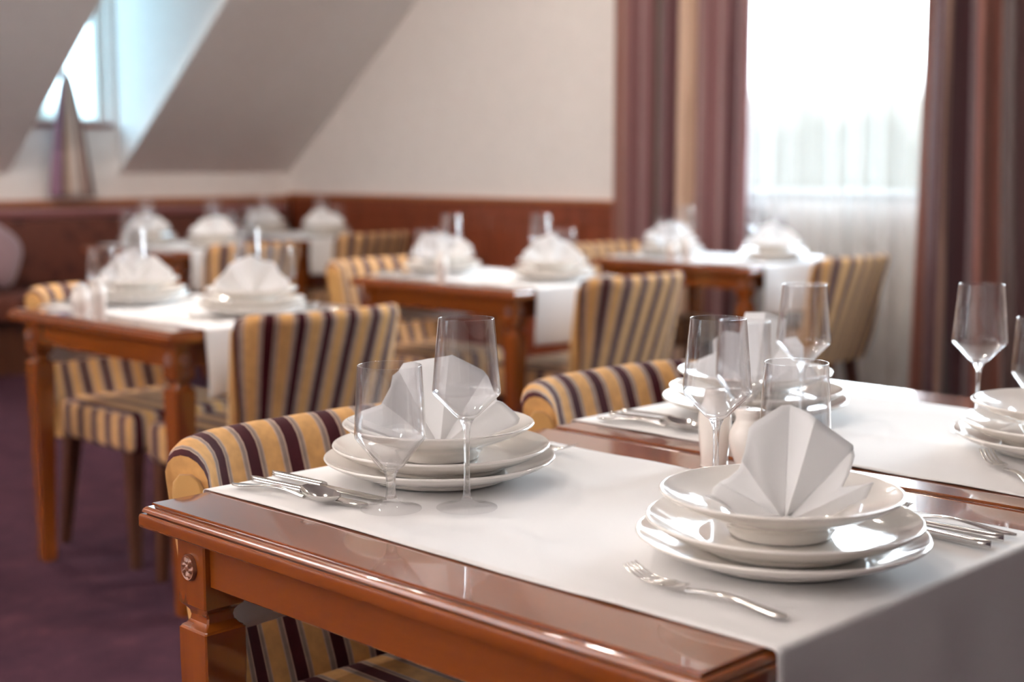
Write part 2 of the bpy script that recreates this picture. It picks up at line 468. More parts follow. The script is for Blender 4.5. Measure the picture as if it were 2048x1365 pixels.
CF = XW - 0.16
o = pleated('window_curtain', M['curtain'], 'x', CF, (5.03, 4.15), (5.03, 4.16), 0.015, 2.62, 7, 0.035, seed=3)
tag(o, 'mauve brown striped curtain hanging left of the bright window', 'curtain', 'curtains at the bright window')
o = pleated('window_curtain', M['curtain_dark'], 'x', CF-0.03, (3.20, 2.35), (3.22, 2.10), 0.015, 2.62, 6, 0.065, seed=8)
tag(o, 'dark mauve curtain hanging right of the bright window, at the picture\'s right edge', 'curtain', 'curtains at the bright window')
o = pleated('sheer_curtain', M['sheer'], 'x', XW-0.075, (4.62, 3.02), (4.62, 3.02), 0.015, 2.62, 13, 0.022, seed=5, th=0, jitter=0.8)
tag(o, 'white sheer curtain glowing across the bright window between two mauve curtains', 'curtain')
root = empty('curtain_rod', (0, 0, 0))
tag(root, 'brass curtain rod above the bright window', 'curtain rod')
bm = bmesh.new()
loft([[(XW-0.13+0.014*math.cos(a*PI/6), y, 2.66+0.014*math.sin(a*PI/6)) for a in range(12)] for y in (5.1, 2.1)], bm)
build('pole', bm, M['rod'], root)
for y in (4.85, 2.3):
    build('bracket', box(XW-0.145, XW-0.0, y-0.012, y+0.012, 2.628, 2.647), M['rod'], root)
# dormer drape: pulled together at the top, spreading towards the sill rail
bm = bmesh.new(); uvl = bm.loops.layers.uv.new('stripe')
DCX, DCY = 4.30, 8.04
rows = []; n = 60; nz = 18
for k in range(nz + 1):
    f = k/nz; z = 1.74 + (0.985 - 1.74)*f
    hw = 0.015 + 0.130*(f**0.62)
    cx = DCX + 0.012*f
    rows.append([bm.verts.new((cx - hw + 2*hw*i/n, DCY + (0.006 + 0.026*f)*math.sin(2*PI*4.5*i/n + 0.4), z)) for i in range(n+1)])
for k in range(nz):
    for i in range(n):
        fc = bm.faces.new((rows[k][i], rows[k][i+1], rows[k+1][i+1], rows[k+1][i]))
        for lp, ii in zip(fc.loops, (i, i+1, i+1, i)): lp[uvl].uv = (0.259*ii/n, 0)
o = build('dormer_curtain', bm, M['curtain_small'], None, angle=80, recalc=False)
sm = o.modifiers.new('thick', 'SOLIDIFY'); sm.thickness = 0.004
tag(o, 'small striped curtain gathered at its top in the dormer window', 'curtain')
hk = build('hook', loft([[(DCX+0.005*math.cos(a*PI/4), y, 1.745+0.005*math.sin(a*PI/4)) for a in range(8)] for y in (DCY-0.012, YW+0.08)]), M['rod'], o)

# ------------------------------------------------------------------ bench along the left wall
b0, b1 = -0.5, 5.85
root = empty('upholstered_bench', ((b0+b1)/2, 7.85, 0))
tag(root, 'long dark red patterned bench running along the left wall', 'bench')
def rel(bm, o): bmesh.ops.translate(bm, verts=bm.verts, vec=-o.location); return bm
build('base', rel(box(b0, b1, 7.60, 8.10, 0.0, 0.30), root), M['leg_dark'], root, smooth=False)
build('seat', rel(box(b0, b1, 7.52, 8.10, 0.305, 0.46, bev=0.035, seg=4), root), M['bench'], root)
build('backrest', rel(box(b0, b1, 7.93, 8.09, 0.465, 0.86, bev=0.02, seg=3), root), M['bench'], root)
build('top_roll', rel(loft([[(x, 8.015+0.075*math.cos(a*PI/8), 0.885+0.033*math.sin(a*PI/8)) for a in range(16)] for x in (b0, b1)]), root), M['bench_roll'], root)
# cushion
bm = bmesh.new()
bmesh.ops.create_uvsphere(bm, u_segments=32, v_segments=18, radius=1.0)
for v in bm.verts:
    x, y, z = v.co
    def sq(t): return math.copysign(abs(t)**0.55, t)
    e = max(abs(x), abs(z))
    v.co = (0.21*sq(x), 0.07*y, 0.18*sq(z))
o = build('throw_pillow', bm, M['cushion'])
o.rotation_euler = (R(-20), R(33), R(6)); o.location = (3.585, 7.66, 0.705)
tag(o, 'mauve throw pillow leaning on the dark red bench', 'cushion')

# ------------------------------------------------------------------ tables
def build_table(name, x0, x1, y0, y1, label):
    """x0..y1 = the flat top's edge; the moulding reaches 12 mm further"""
    cx, cy = (x0+x1)/2, (y0+y1)/2
    hx, hy = (x1-x0)/2, (y1-y0)/2
    root = empty(name, (cx, cy, 0))
    tag(root, label, 'table', 'dining tables')
    prof = [(-0.0008, 0.760), (0.0, 0.7594), (0.0, 0.7574), (-0.0022, 0.7572), (-0.0022, 0.7556), (0.0042, 0.7553), (0.0066, 0.7540), (0.0084, 0.7515), (0.0090, 0.7486),
            (0.0045, 0.7483), (0.0045, 0.7466), (0.0096, 0.7463), (0.0114, 0.7448), (0.0120, 0.7420), (0.0120, 0.7315), (0.0112, 0.7292), (0.0090, 0.7280), (-0.04, 0.7280)]
    rings = [[(sx*(hx+o), sy*(hy+o), z) for sx, sy in ((-1, -1), (1, -1), (1, 1), (-1, 1))] for o, z in prof]
    build('tabletop', loft(rings), M['wood'], root, smooth=True, angle=28)
    ox, oy = hx+0.012, hy+0.012
    for sy in (-1, 1):
        ya, yb = sorted((sy*(oy-0.042), sy*(oy-0.062)))
        build('apron', box(-ox+0.09, ox-0.09, ya, yb, 0.660, 0.728, bev=0.0015, seg=1), M['wood'], root, smooth=False)
    for sx in (-1, 1):
        xa, xb = sorted((sx*(ox-0.042), sx*(ox-0.062)))
        build('apron', box(xa, xb, -oy+0.09, oy-0.09, 0.660, 0.728, bev=0.0015, seg=1), M['wood'], root, smooth=False)
    lp = [(0.728, 0.030), (0.634, 0.030), (0.632, 0.0292), (0.628, 0.0245), (0.623, 0.0208), (0.617, 0.0195), (0.611, 0.0206), (0.606, 0.0243), (0.6035, 0.0282), (0.602, 0.0288), (0.6005, 0.0305), (0.56, 0.0305), (0.06, 0.0205), (0.03, 0.0215), (0.0, 0.0195)]
    for sx in (-1, 1):
        for sy in (-1, 1):
            lx, ly = sx*(ox-0.063), sy*(oy-0.063)
            rings = []
            for z, h in lp:
                c = 0.0022
                rings.append([(a, b, z) for a, b in ((-h, -h+c), (-h+c, -h), (h-c, -h), (h, -h+c), (h, h-c), (h-c, h), (-h+c, h), (-h, h-c))])
            leg = build('leg', loft(list(reversed(rings))), M['wood_leg'], root, smooth=True, angle=25)
            leg.location = (lx, ly, 0)
            for ax in (0, 1):
                bm = bmesh.new(); seg = 48; rr = []
                for r, h in ((0.0150, 0.0), (0.0150, 0.003), (0.0138, 0.0052), (0.0125, 0.0042), (0.0108, 0.0042), (0.0085, 0.0060), (0.0060, 0.0056), (0.0038, 0.0048), (0.0024, 0.0066)):
                    ring = []
                    for i in range(seg):
                        t = 2*PI*i/seg; k = 1.0
                        hh = h
                        if 0.005 < r < 0.0112: hh = h + 0.0017*math.cos(6*t + r*500); k = 1 + 0.06*math.cos(6*t)
                        u, w = r*k*math.cos(t), r*k*math.sin(t)*1.12
                        p = (sx*(0.0302+hh), u, 0.683+w) if ax == 0 else (u, sy*(0.0302+hh), 0.683+w)
                        ring.append(p)
                    rr.append(ring)
                build('rosette', loft(rr, bm), M['rosette'], leg, angle=60)
    return root

# nearest pair pushed together, then four more rows
LY = 0.856
T = {}
T[1] = (0.921, 1.636, 0.690, 0.690+LY)
T[2] = (1.662, 2.402, 0.690, 0.690+LY)
T[3] = (1.930, 2.675, 3.120, 3.120+LY)
T[4] = (3.400, 4.145, 3.350, 3.350+LY)
T[5] = (4.860, 5.605, 3.430, 3.430+LY)
T[6] = (3.730, 4.475, 5.990, 5.990+LY)
T[7] = (4.800, 5.545, 6.450, 6.450+LY)
TN = {1: 'the nearest table', 2: 'the second nearest table', 3: 'the left middle table', 4: 'the central table', 5: 'the window table',
      6: 'the table by the bench', 7: 'the far corner table'}
TL = {1: 'cherry wood table nearest the camera, its carved corner leg in view',
      2: 'cherry wood table pushed against the far side of the nearest one',
      3: 'dark cherry wood table on the left with a chair showing under it',
      4: 'cherry wood table in the middle, between the striped chairs, behind the near pair',
      5: 'cherry wood table standing before the bright curtained window',
      6: 'small cherry wood table at the back left beside the red bench',
      7: 'cherry wood table in the far corner below the panelled wall'}
for i in T: build_table('dining_table', *T[i], TL[i])

# ------------------------------------------------------------------ runners
def runner(i, xa, xb, hang_r, hang_l, label, skew=(0, 0), seed=0):
    x0, x1, y0, y1 = T[i]
    rnd = random.Random(seed)
    ya, yb = y0-0.0138, y1+0.0138
    r = 0.006
    path = []                                     # (y, z, amount of hang)
    zt = 0.7608
    nh = 14
    for k in range(nh, 0, -1): path.append((ya-0.0012, zt - r - hang_r*k/nh, k/nh))
    for k in range(5):
        a = PI/2*k/5; path.append((ya-0.0012 + r*(1-math.cos(a)), zt - r + r*math.sin(a), 0))
    n = 40
    for k in range(n+1): path.append((ya+r + (yb-ya-2*r)*k/n, zt, 0))
    for k in range(1, 6):
        a = PI/2*k/5; path.append((yb+0.0012 - r + r*math.sin(a), zt - r + r*math.cos(a), 0))
    for k in range(1, nh+1): path.append((yb+0.0012, zt - r - hang_l*k/nh, k/nh))
    bm = bmesh.new(); m = 44
    rows = []
    ph = [rnd.uniform(0, 6.28) for _ in range(6)]
    for (y, z, h) in path:
        row = []
        s = (y-ya)/(yb-ya)
        sk = skew[0] + (skew[1]-skew[0])*s
        for j in range(m+1):
            t = j/m
            x = xa + (xb-xa)*t + sk + 0.002*math.sin(9*s+ph[0])
            yy, zz = y, z
            if h > 0:
                out = 0.010*h*(1+math.sin(t*11+ph[1]) + 0.6*math.sin(t*23+ph[2])) + 0.004*h
                if y < (ya+yb)/2: yy -= out
                else: yy += out*0.2
                x += 0.012*h*(t-0.5) + 0.004*h*math.sin(5*h+ph[3])
            else:
                w = min(1.0, max(0.0, min(s, 1-s)*8))
                zz += w*0.0007*(1+math.sin(31*s + 5*math.sin(3*t+ph[4]) + ph[5])*math.sin(2.2*PI*t+ph[1]))
                zz += w*0.0011*max(0, math.sin(14*t + 3*math.sin(4*s+ph[2]) + ph[0]))**6
            row.append(bm.verts.new((x, yy, zz)))
        rows.append(row)
    for a, b in zip(rows, rows[1:]):
        for j in range(m): bm.faces.new((a[j], a[j+1], b[j+1], b[j]))
    bmesh.ops.recalc_face_normals(bm, faces=bm.faces)
    o = build('table_runner', bm, M['linen'], None, angle=80)
    up = sum(p.normal.z for p in o.data.polygons)
    sm = o.modifiers.new('thick', 'SOLIDIFY'); sm.thickness = 0.0012; sm.offset = 1.0 if up > 0 else -1.0
    tag(o, label, 'table runner', 'white table runners')
    return o
RN = {1: (1.008, 1.545), 2: (1.715, 2.275)}
for i in (3, 4, 5, 6, 7): RN[i] = (T[i][0]+0.088, T[i][0]+0.635)
HG = {1: (0.30, 0.195), 2: (0.2, 0.195), 3: (0.17, 0.17), 4: (0.19, 0.19), 5: (0.2, 0.2), 6: (0.19, 0.19), 7: (0.19, 0.19)}
RL = {1: 'white linen runner on the nearest table, hanging over its right end',
      2: 'white linen runner on the second nearest table',
      3: 'white linen runner on the left middle table, bluish end hanging beside a chair',
      4: 'white linen runner on the central table, end hanging left of a striped chair',
      5: 'white linen runner on the window table',
      6: 'white linen runner hanging from the table by the red bench',
      7: 'white linen runner hanging from the far corner table'}
for i in T: runner(i, RN[i][0], RN[i][1], HG[i][0], HG[i][1], RL[i], seed=i*3)
ZC = 0.7655     # height where things stand on a runner

# ------------------------------------------------------------------ tableware prototypes
def tmpl(o): return o
plate_prof = [(0, 0.006), (0.080, 0.006), (0.084, 0.0045), (0.086, 0.0005), (0.089, 0.0), (0.0925, 0.0005), (0.095, 0.005), (0.105, 0.0075), (0.125, 0.0125), (0.142, 0.0195), (0.1515, 0.0252),
              (0.1540, 0.0270), (0.1545, 0.0284), (0.1535, 0.0296), (0.1510, 0.0290), (0.1400, 0.0235), (0.1240, 0.0170), (0.1080, 0.0132), (0.0980, 0.0118), (0.0850, 0.0114), (0, 0.0112)]
def mk_mesh(name, bm, mats, angle=40, smooth=True):
    bmesh.ops.recalc_face_normals(bm, faces=bm.faces)
    me = bpy.data.meshes.new(name); bm.to_mesh(me); bm.free()
    for m in (mats if isinstance(mats, (list, tuple)) else [mats]): me.materials.append(m)
    if smooth:
        for p in me.polygons: p.use_smooth = True
        me.set_sharp_from_angle(angle=R(angle))
    return me
ME = {}
sm_plate = smooth_prof(plate_prof, 3)
ME['plate'] = mk_mesh('dinner_plate', lathe(sm_plate, 96), M['porcelain'], 60)
s2 = 0.1455/0.1545
ME['plate2'] = mk_mesh('flat_plate', lathe([(r*s2, z*1.10) for r, z in sm_plate], 96), M['porcelain'], 60)
bowl_prof = [(0, 0.004), (0.046, 0.004), (0.048, 0.001), (0.050, 0.0), (0.0535, 0.0006), (0.0555, 0.004), (0.0600, 0.0105), (0.0680, 0.0170), (0.0820, 0.0232), (0.1000, 0.0300), (0.1160, 0.0375), (0.1255, 0.0435),
             (0.1280, 0.0458), (0.1280, 0.0472), (0.1268, 0.0480), (0.1240, 0.0470), (0.1140, 0.0408), (0.0980, 0.0338), (0.0800, 0.0280), (0.0660, 0.0215), (0.0570, 0.0140), (0.0480, 0.0095), (0, 0.0085)]
ME['bowl'] = mk_mesh('soup_bowl', lathe(smooth_prof(bowl_prof, 3), 96), M['porcelain'], 60)

def mk_glass(kind):
    if kind == 'wine':
        foot = [(0, 0.0), (0.0370, 0.0), (0.0375, 0.0006), (0.0372, 0.0013), (0.030, 0.0026), (0.018, 0.0048), (0.0095, 0.0080), (0.0058, 0.0125), (0, 0.0125)]
        stem = [(0, 0.0128), (0.0057, 0.0128), (0.0046, 0.018), (0.0040, 0.026), (0.0036, 0.040), (0.0036, 0.075), (0.0040, 0.092), (0.0052, 0.101), (0.0080, 0.1075), (0.0095, 0.1095), (0, 0.1095)]
        out = [(0, 0.1096), (0.0096, 0.1096), (0.0150, 0.1140), (0.0400, 0.1395), (0.0415, 0.1420), (0.0418, 0.1450), (0.0412, 0.1510), (0.0375, 0.1930), (0.0338, 0.2320)]
        inn = [(0.0327, 0.2320), (0.0364, 0.1930), (0.0400, 0.1510), (0.0405, 0.1455), (0.0400, 0.1425), (0.0385, 0.1402), (0.0140, 0.1160), (0.0060, 0.1135), (0, 0.1132)]
    else:
        foot = [(0, 0.0), (0.0370, 0.0), (0.0375, 0.0006), (0.0372, 0.0013), (0.030, 0.0028), (0.019, 0.0052), (0.011, 0.0090), (0.0072, 0.0140), (0, 0.0140)]
        stem = [(0, 0.0142), (0.0071, 0.0142), (0.0060, 0.020), (0.0056, 0.027), (0.0058, 0.036), (0.0075, 0.0445), (0.0105, 0.0490), (0, 0.0490)]
        out = [(0, 0.0491), (0.0106, 0.0491), (0.0165, 0.0535), (0.0410, 0.0855), (0.0430, 0.0890), (0.0436, 0.0930), (0.0432, 0.1000), (0.0410, 0.1420), (0.0388, 0.1760)]
        inn = [(0.0376, 0.1760), (0.0398, 0.1420), (0.0420, 0.1000), (0.0423, 0.0935), (0.0418, 0.0900), (0.0398, 0.0870), (0.0155, 0.0565), (0.0065, 0.0535), (0, 0.0530)]
    zt = out[-1][1]; rt = out[-1][0]; ri = inn[0][0]; rm = (rt+ri)/2; w = (rt-ri)/2
    rim = [(rm + w*math.cos(a), zt + w*math.sin(a)) for a in (0.3, 0.9, 1.57, 2.2, 2.8)]
    bowl = out[:-1] + [(rt, zt)] + rim + inn
    return (mk_mesh('foot', lathe(foot, 48), M['glass_foot'], 50), mk_mesh('stem', lathe(stem, 32), M['glass_solid'], 50), mk_mesh('bowl', lathe(bowl, 64), M['glass_thin'], 50))
GL = {k: mk_glass(k) for k in ('wine', 'goblet')}

# cutlery, laid along -y from the handle's end at y = 0
def ell(cx, y, cz, w, h, n=14):
    return [(cx + w*math.cos(2*PI*i/n), y, cz + h*math.sin(2*PI*i/n)) for i in range(n)]
def handle(L, wid=(0.0095, 0.0035), th=0.0017, arch=0.006, z0=0.002):
    rings = []
    for k in range(25):
        f = k/24
        w = wid[0] + (wid[1]-wid[0])*min(1, f*1.15)**0.8
        if k < 4: w *= math.sqrt(max(0.02, 1 - (1 - k/4.0)**2))*1.0
        z = z0 + arch*math.sin(PI*min(1, f))**1.5*f
        rings.append(ell(0, -L*f, z, w, th + 0.0006*f))
    return loft(rings)
def spoon_head(y0, L, W, depth):
    bm = bmesh.new(); n = 18; m = 12
    def pt(u, v, off):
        # u along 0..1, v across -1..1
        w = W*math.sin(PI*min(0.985, max(0.04, u))**0.82)**0.72
        b = (1 - v*v)*math.sin(PI*max(0.0, min(1, u)))**0.7
        rise = 0.006*(1-u)**2 + 0.0105 - 0.001*math.sin(PI*u)
        return (v*w, y0 - L*u, rise - depth*b + off)
    top = [[bm.verts.new(pt(i/n, -1 + 2*j/m, 0.0011)) for j in range(m+1)] for i in range(n+1)]
    bot = [[bm.verts.new(pt(i/n, -1 + 2*j/m, 0.0)) for j in range(m+1)] for i in range(n+1)]
    for i in range(n):
        for j in range(m):
            bm.faces.new((top[i][j], top[i][j+1], top[i+1][j+1], top[i+1][j]))
            bm.faces.new((bot[i][j], bot[i+1][j], bot[i+1][j+1], bot[i][j+1]))
        bm.faces.new((top[i][0], top[i+1][0], bot[i+1][0], bot[i][0])); bm.faces.new((top[i][m], bot[i][m], bot[i+1][m], top[i+1][m]))
    for e in (0, n):
        for j in range(m): bm.faces.new((top[e][j], bot[e][j], bot[e][j+1], top[e][j+1]))
    return bm
def blade(y0, L):
    rings = []
    for k in range(21):
        f = k/20
        w = 0.0088*(1 - 0.15*math.cos(f*3))
        if f > 0.78: w *= math.sqrt(max(0.004, 1 - ((f-0.78)/0.22)**2))
        off = 0.0015*f + (0.004*(max(0, f-0.75)/0.25)**2)
        rings.append([(off + w*math.cos(2*PI*i/12), y0 - L*f, 0.0032 + 0.0011*math.sin(2*PI*i/12)) for i in range(12)])
    return loft(rings)
def tines(y0, L):
    bm = bmesh.new()
    rings = []
    for k in range(9):
        f = k/8; rings.append(ell(0, y0 - 0.34*L*f, 0.0085 - 0.004*math.sin(f*1.6), 0.0040 + 0.0075*math.sin(f*PI/2), 0.0012))
    loft(rings, bm)
    for t in (-0.0094, -0.0031, 0.0031, 0.0094):
        rings = []
        for k in range(13):
            f = k/12
            z = 0.0045 - 0.003*math.sin(f*PI*0.8) + 0.012*f*f
            rings.append(ell(t*(1 - 0.06*f), y0 - 0.30*L - 0.70*L*f, z, 0.0021*(1 - 0.45*f), 0.0012*(1-0.4*f), 8))
        loft(rings, bm)
    return bm
CUT = {
    'table_spoon': [('handle', handle(0.128, (0.0100, 0.0032), 0.0016, 0.012)), ('bowl', spoon_head(-0.127, 0.062, 0.0205, 0.0105))],
    'table_knife': [('handle', handle(0.105, (0.0088, 0.0070), 0.0042, 0.0, 0.0044)), ('blade', blade(-0.104, 0.115))],
    'table_fork': [('handle', handle(0.118, (0.0098, 0.0034), 0.0016, 0.009)), ('tines', tines(-0.117, 0.075))],
}
CUT = {k: [(n, mk_mesh(n, b, M['steel'], 50)) for n, b in v] for k, v in CUT.items()}

def put(name, parts, loc, rz, label, cat, group):
    """parts: list of (part name, mesh); a single one makes a one-mesh thing"""
    if len(parts) == 1:
        o = bpy.data.objects.new(name, parts[0][1]); C.objects.link(o)
        o.location = loc; o.rotation_euler = (0, 0, rz)
    else:
        o = empty(name, loc, rz)
        for n, me in parts:
            p = bpy.data.objects.new(n, me); C.objects.link(p); p.parent = o
    return tag(o, label, cat, group)

# ------------------------------------------------------------------ napkins
def bowl_in(r):
    pts = [(0, 0.0085), (0.048, 0.0097), (0.057, 0.0145), (0.066, 0.0222), (0.080, 0.0288), (0.098, 0.0348), (0.114, 0.0420), (0.124, 0.0480), (0.1275, 0.0488), (0.14, 0.0488)]
    for (a, b), (c, d) in zip(pts, pts[1:]):
        if r <= c: return b + (d-b)*(r-a)/(c-a)
    return 0.0488
def napkin_mesh(outline, folds, lean=0.12, depth=0.016, seed=0, base=0.004, soff=(0, 0), scale=1.0):
    """outline: polar points (angle deg, radius m) of the fan's rim; folds: angles of the creases, alternately to front and back"""
    rnd = random.Random(seed)
    out = [(a, r*scale) for a, r in sorted(outline)]; bm = bmesh.new()
    a0, a1 = out[0][0], out[-1][0]
    def rad(a):
        for (p, r), (q, s) in zip(out, out[1:]):
            if p <= a <= q:
                # straight edge between the two corner points
                x0, y0 = r*math.cos(R(p)), r*math.sin(R(p)); x1, y1 = s*math.cos(R(q)), s*math.sin(R(q))
                dx, dy = math.cos(R(a)), math.sin(R(a))
                den = dx*(y1-y0) - dy*(x1-x0)
                return (x0*(y1-y0) - y0*(x1-x0))/den if abs(den) > 1e-9 else r
        return out[-1][1]
    fl = [a0] + sorted(folds) + [a1]
    def dep(a):
        for i, (p, q) in enumerate(zip(fl, fl[1:])):
            if p <= a <= q:
                f = (a-p)/(q-p)
                s0 = 1 if i % 2 == 0 else -1
                return s0*(1 - 2*f)
        return 0
    angs = set()
    for k in range(97): angs.add(round(a0 + (a1-a0)*k/96, 3))
    for a, _ in out: angs.add(round(a, 3))
    for a in fl: angs.add(round(a, 3))
    angs = sorted(angs)
    nr = 12; rows = []
    for a in angs:
        rr = rad(a); row = []
        for k in range(nr+1):
            f = k/nr; r = base + (rr-base)*f
            d = depth*dep(a)*(0.25 + 0.75*f) + 0.0025*math.sin(a*0.13 + 5*f)*f
            x, z = r*math.cos(R(a)), r*math.sin(R(a))
            yy = d + lean*z; zz = max(z, 0.001)
            zz = max(zz, bowl_in(math.hypot(x + soff[0], yy + soff[1])) - 0.0112 + 0.0045 + (0.004 if seed == 2 else 0))
            row.append(bm.verts.new((x, yy, zz)))
        rows.append(row)
    for p, q in zip(rows, rows[1:]):
        for k in range(nr): bm.faces.new((p[k], q[k], q[k+1], p[k+1]))
    return bm
def add_napkin(bm, name, loc, rz, label):
    o = build(name, bm, M['napkin'], None, angle=26)
    sm = o.modifiers.new('thick', 'SOLIDIFY'); sm.thickness = 0.0016; sm.offset = 0
    o.location = loc; o.rotation_euler = (0, 0, rz)
    return tag(o, label, 'napkin', 'folded napkins')

# fan outlines (angle, radius): angle 0 = viewer's right, 90 = up
N1 = [(-4, 0.085), (8, 0.094), (20, 0.107), (25, 0.104), (36, 0.098), (40.5, 0.094), (55, 0.107), (60, 0.110), (82, 0.1185), (97, 0.113), (113, 0.114), (118, 0.108), (123, 0.107), (128, 0.098), (142, 0.092), (155, 0.108), (165, 0.118), (171, 0.116), (178, 0.095)]
F1 = [40, 57, 84, 118, 140, 160]
N2 = [(5, 0.058), (18, 0.088), (27, 0.101), (34, 0.070), (39, 0.086), (44, 0.100), (49, 0.107), (74, 0.114), (78, 0.117), (88, 0.121), (92, 0.121), (108, 0.109), (112, 0.105), (121, 0.085), (132, 0.074), (144, 0.074), (157, 0.082), (172, 0.085)]
F2 = [28, 47, 75, 88, 126, 152]
def shell(seed):
    rnd = random.Random(seed); o = []; n = 7
    for k in range(n):
        a = -2 + 184*k/(n-1); r = 0.108 + rnd.uniform(-0.008, 0.010)
        o.append((a, r))
        if k < n-1: o.append((a + 92/(n-1)*1.0, r*0.93))
    return o, [28 + 31*k for k in range(5)]
N4 = [(-3, 0.08), (15, 0.105), (27, 0.102), (32, 0.092), (45, 0.110), (54, 0.113), (62, 0.098), (68, 0.130), (84, 0.134), (98, 0.132), (106, 0.098), (118, 0.112), (130, 0.110), (138, 0.094), (152, 0.108), (164, 0.104), (182, 0.08)]
F4 = [34, 62, 84, 106, 136]

# ------------------------------------------------------------------ place settings
def shift(c, p, flip):
    return (c[0] - p[0], c[1] - p[1]) if flip else (c[0] + p[0], c[1] + p[1])

def setting(t, end, c, napkin=None, glasses=None, cutlery=True, view=None, fork=None, knives=None, nturn=0.0, right_hand=True):
    flip = end == 'R'
    E_ = {'L': 'left end', 'R': 'right end'}[end] + ' of ' + TN[t]
    x, y = c
    put('dinner_plate', [('p', ME['plate'])], (x, y, ZC), 0, 'white dinner plate at the stack\'s bottom, ' + E_, 'plate', 'white dinner plates')
    put('flat_plate', [('p', ME['plate2'])], (x+0.002, y-0.001, ZC+0.0133), 0, 'white plate in the middle of the stack, ' + E_, 'plate', 'white middle plates')
    zb = ZC + 0.0133 + 0.0135
    put('soup_bowl', [('p', ME['bowl'])], (x-0.001, y+0.001, zb), 0, 'white rimmed soup bowl topping the plates, ' + E_, 'bowl', 'white soup bowls')
    if view is None:
        view = math.atan2(y, x) - PI/2             # turned roughly to the room's entrance
    if napkin == 'one': bm, rz, off = napkin_mesh(N1, F1, 0.10, 0.012, 1, scale=1.07), view + 0.0, (0, 0)
    elif napkin == 'two': bm, rz, off = napkin_mesh(N2, F2, 0.16, 0.013, 2), view + 0.05, (0.006, 0.0)
    elif napkin == 'three': bm, rz, off = napkin_mesh(N4, F4, 0.10, 0.015, 3), view, (0, 0)
    else:
        o_, f_ = shell(t*10 + (1 if flip else 0)); bm, rz, off = napkin_mesh(o_, f_, 0.10, 0.013, t, scale=1.14), view + nturn, (0, 0)
    add_napkin(bm, 'folded_napkin', (x+off[0], y+off[1], zb+0.0112), rz, 'fan folded white napkin in the bowl, ' + E_)
    gl = glasses or {'wine': shift(c, (-0.097, -0.155), flip), 'goblet': shift(c, (-0.166, -0.094), flip)}
    for k, lab in (('wine', 'tall stemmed wine glass'), ('goblet', 'short stemmed water goblet')):
        f, s, b = GL[k]
        put('wine_glass' if k == 'wine' else 'water_goblet', [('foot', f), ('stem', s), ('bowl', b)], (gl[k][0], gl[k][1], ZC), random.uniform(0, 3), 'empty ' + lab + ', ' + E_, 'glass', 'wine glasses' if k == 'wine' else 'water goblets')
    if cutlery:
        rz = PI if flip else 0.0
        kn = knives or [(-0.198, 0.150, 3), (-0.160, 0.156, 2)]
        sp = (-0.228, 0.150, 9) if not knives else (-0.257, 0.140, 4)
        fk = fork or (0.180, 0.122, -2)
        for nm, lst, lab in (('table_spoon', [sp], ['steel spoon laid outermost beside the plates, ']), ('table_knife', kn, ['steel knife next to the spoon, ', 'steel knife nearest the plates, ']), ('table_fork', [fk], ['steel fork laid beside the plates, '])):
            if nm != 'table_fork' and not right_hand: continue
            for (px, py, dg), lb in zip(lst, lab):
                q = shift(c, (px, py), flip)
                put(nm, CUT[nm], (q[0], q[1], ZC+0.0004), rz + R(dg), lb + E_, nm.split('_')[1], nm.replace('_', ' ') + 's')

setting(1, 'L', (1.262, 1.385), 'one', fork=(0.230, 0.160, 0))
setting(1, 'R', (1.247, 0.832), 'two', glasses={'wine': (1.378, 1.016), 'goblet': (1.460, 0.958)}, knives=[(-0.225, 0.140, 2), (-0.190, 0.142, -3)], fork=(0.172, 0.124, -1))
setting(2, 'L', (1.962, 1.368), 'three')
setting(2, 'R', (2.006, 0.860), None, nturn=1.35, glasses={'wine': (2.062, 1.022), 'goblet': (2.155, 0.965)}, fork=(0.262, 0.084, -44), right_hand=False)
setting(3, 'R', (2.31, 3.31)); setting(3, 'L', (2.26, 3.84))
setting(4, 'R', (3.78, 3.53), nturn=0.2); setting(4, 'L', (3.72, 4.06))
setting(5, 'R', (5.25, 3.58)); setting(5, 'L', (5.20, 4.11))
setting(6, 'R', (4.06, 6.14), cutlery=False); setting(6, 'L', (4.02, 6.70), cutlery=False)
setting(7, 'R', (5.13, 6.61), cutlery=False); setting(7, 'L', (5.10, 7.17), cutlery=False)

# ------------------------------------------------------------------ shakers
tall = [(0, 0), (0.0172, 0), (0.0180, 0.0012), (0.0184, 0.012), (0.0205, 0.034), (0.0222, 0.056), (0.0218, 0.072), (0.0190, 0.084), (0.0160, 0.091), (0.0148, 0.096), (0.0152, 0.1015), (0.0145, 0.1065), (0.010, 0.1085), (0, 0.109)]
bulb = [(0, 0), (0.0165, 0), (0.0175, 0.0012), (0.0185, 0.010), (0.0235, 0.026), (0.0268, 0.042), (0.0255, 0.056), (0.0205, 0.067), (0.0180, 0.073), (0.0190, 0.079), (0.0196, 0.084), (0.0182, 0.0865), (0.010, 0.0875), (0, 0.088)]
def mk_shaker(pr, nh, name):
    body = mk_mesh('body', lathe([(r*(1.05 if pr is bulb else 1.06), z) for r, z in smooth_prof(pr, 4)], 40), M['shaker'], 60)
    bm = bmesh.new(); zt = pr[-1][1]
    for k in range(nh):
        a = 2*PI*k/nh
        lathe([(0, zt-0.0003), (0.0011, zt-0.0003), (0.0011, zt+0.0003), (0, zt+0.0003)], 8, bm, 0.004*math.cos(a), 0.004*math.sin(a), -0.0001)
    return [('body', body), ('holes', mk_mesh('holes', bm, M['hole']))]
SH = {'salt': mk_shaker(tall, 3, 'a'), 'pepper': mk_shaker(bulb, 5, 'b')}
def shaker(kind, x, y, label, z=0.7603):
    put('salt_shaker' if kind == 'salt' else 'pepper_pot', SH[kind], (x, y, z), 0.3, label, 'shaker', 'salt and pepper shakers')
shaker('salt', 1.597, 1.180, 'tall cream porcelain shaker by the join of the two near tables')
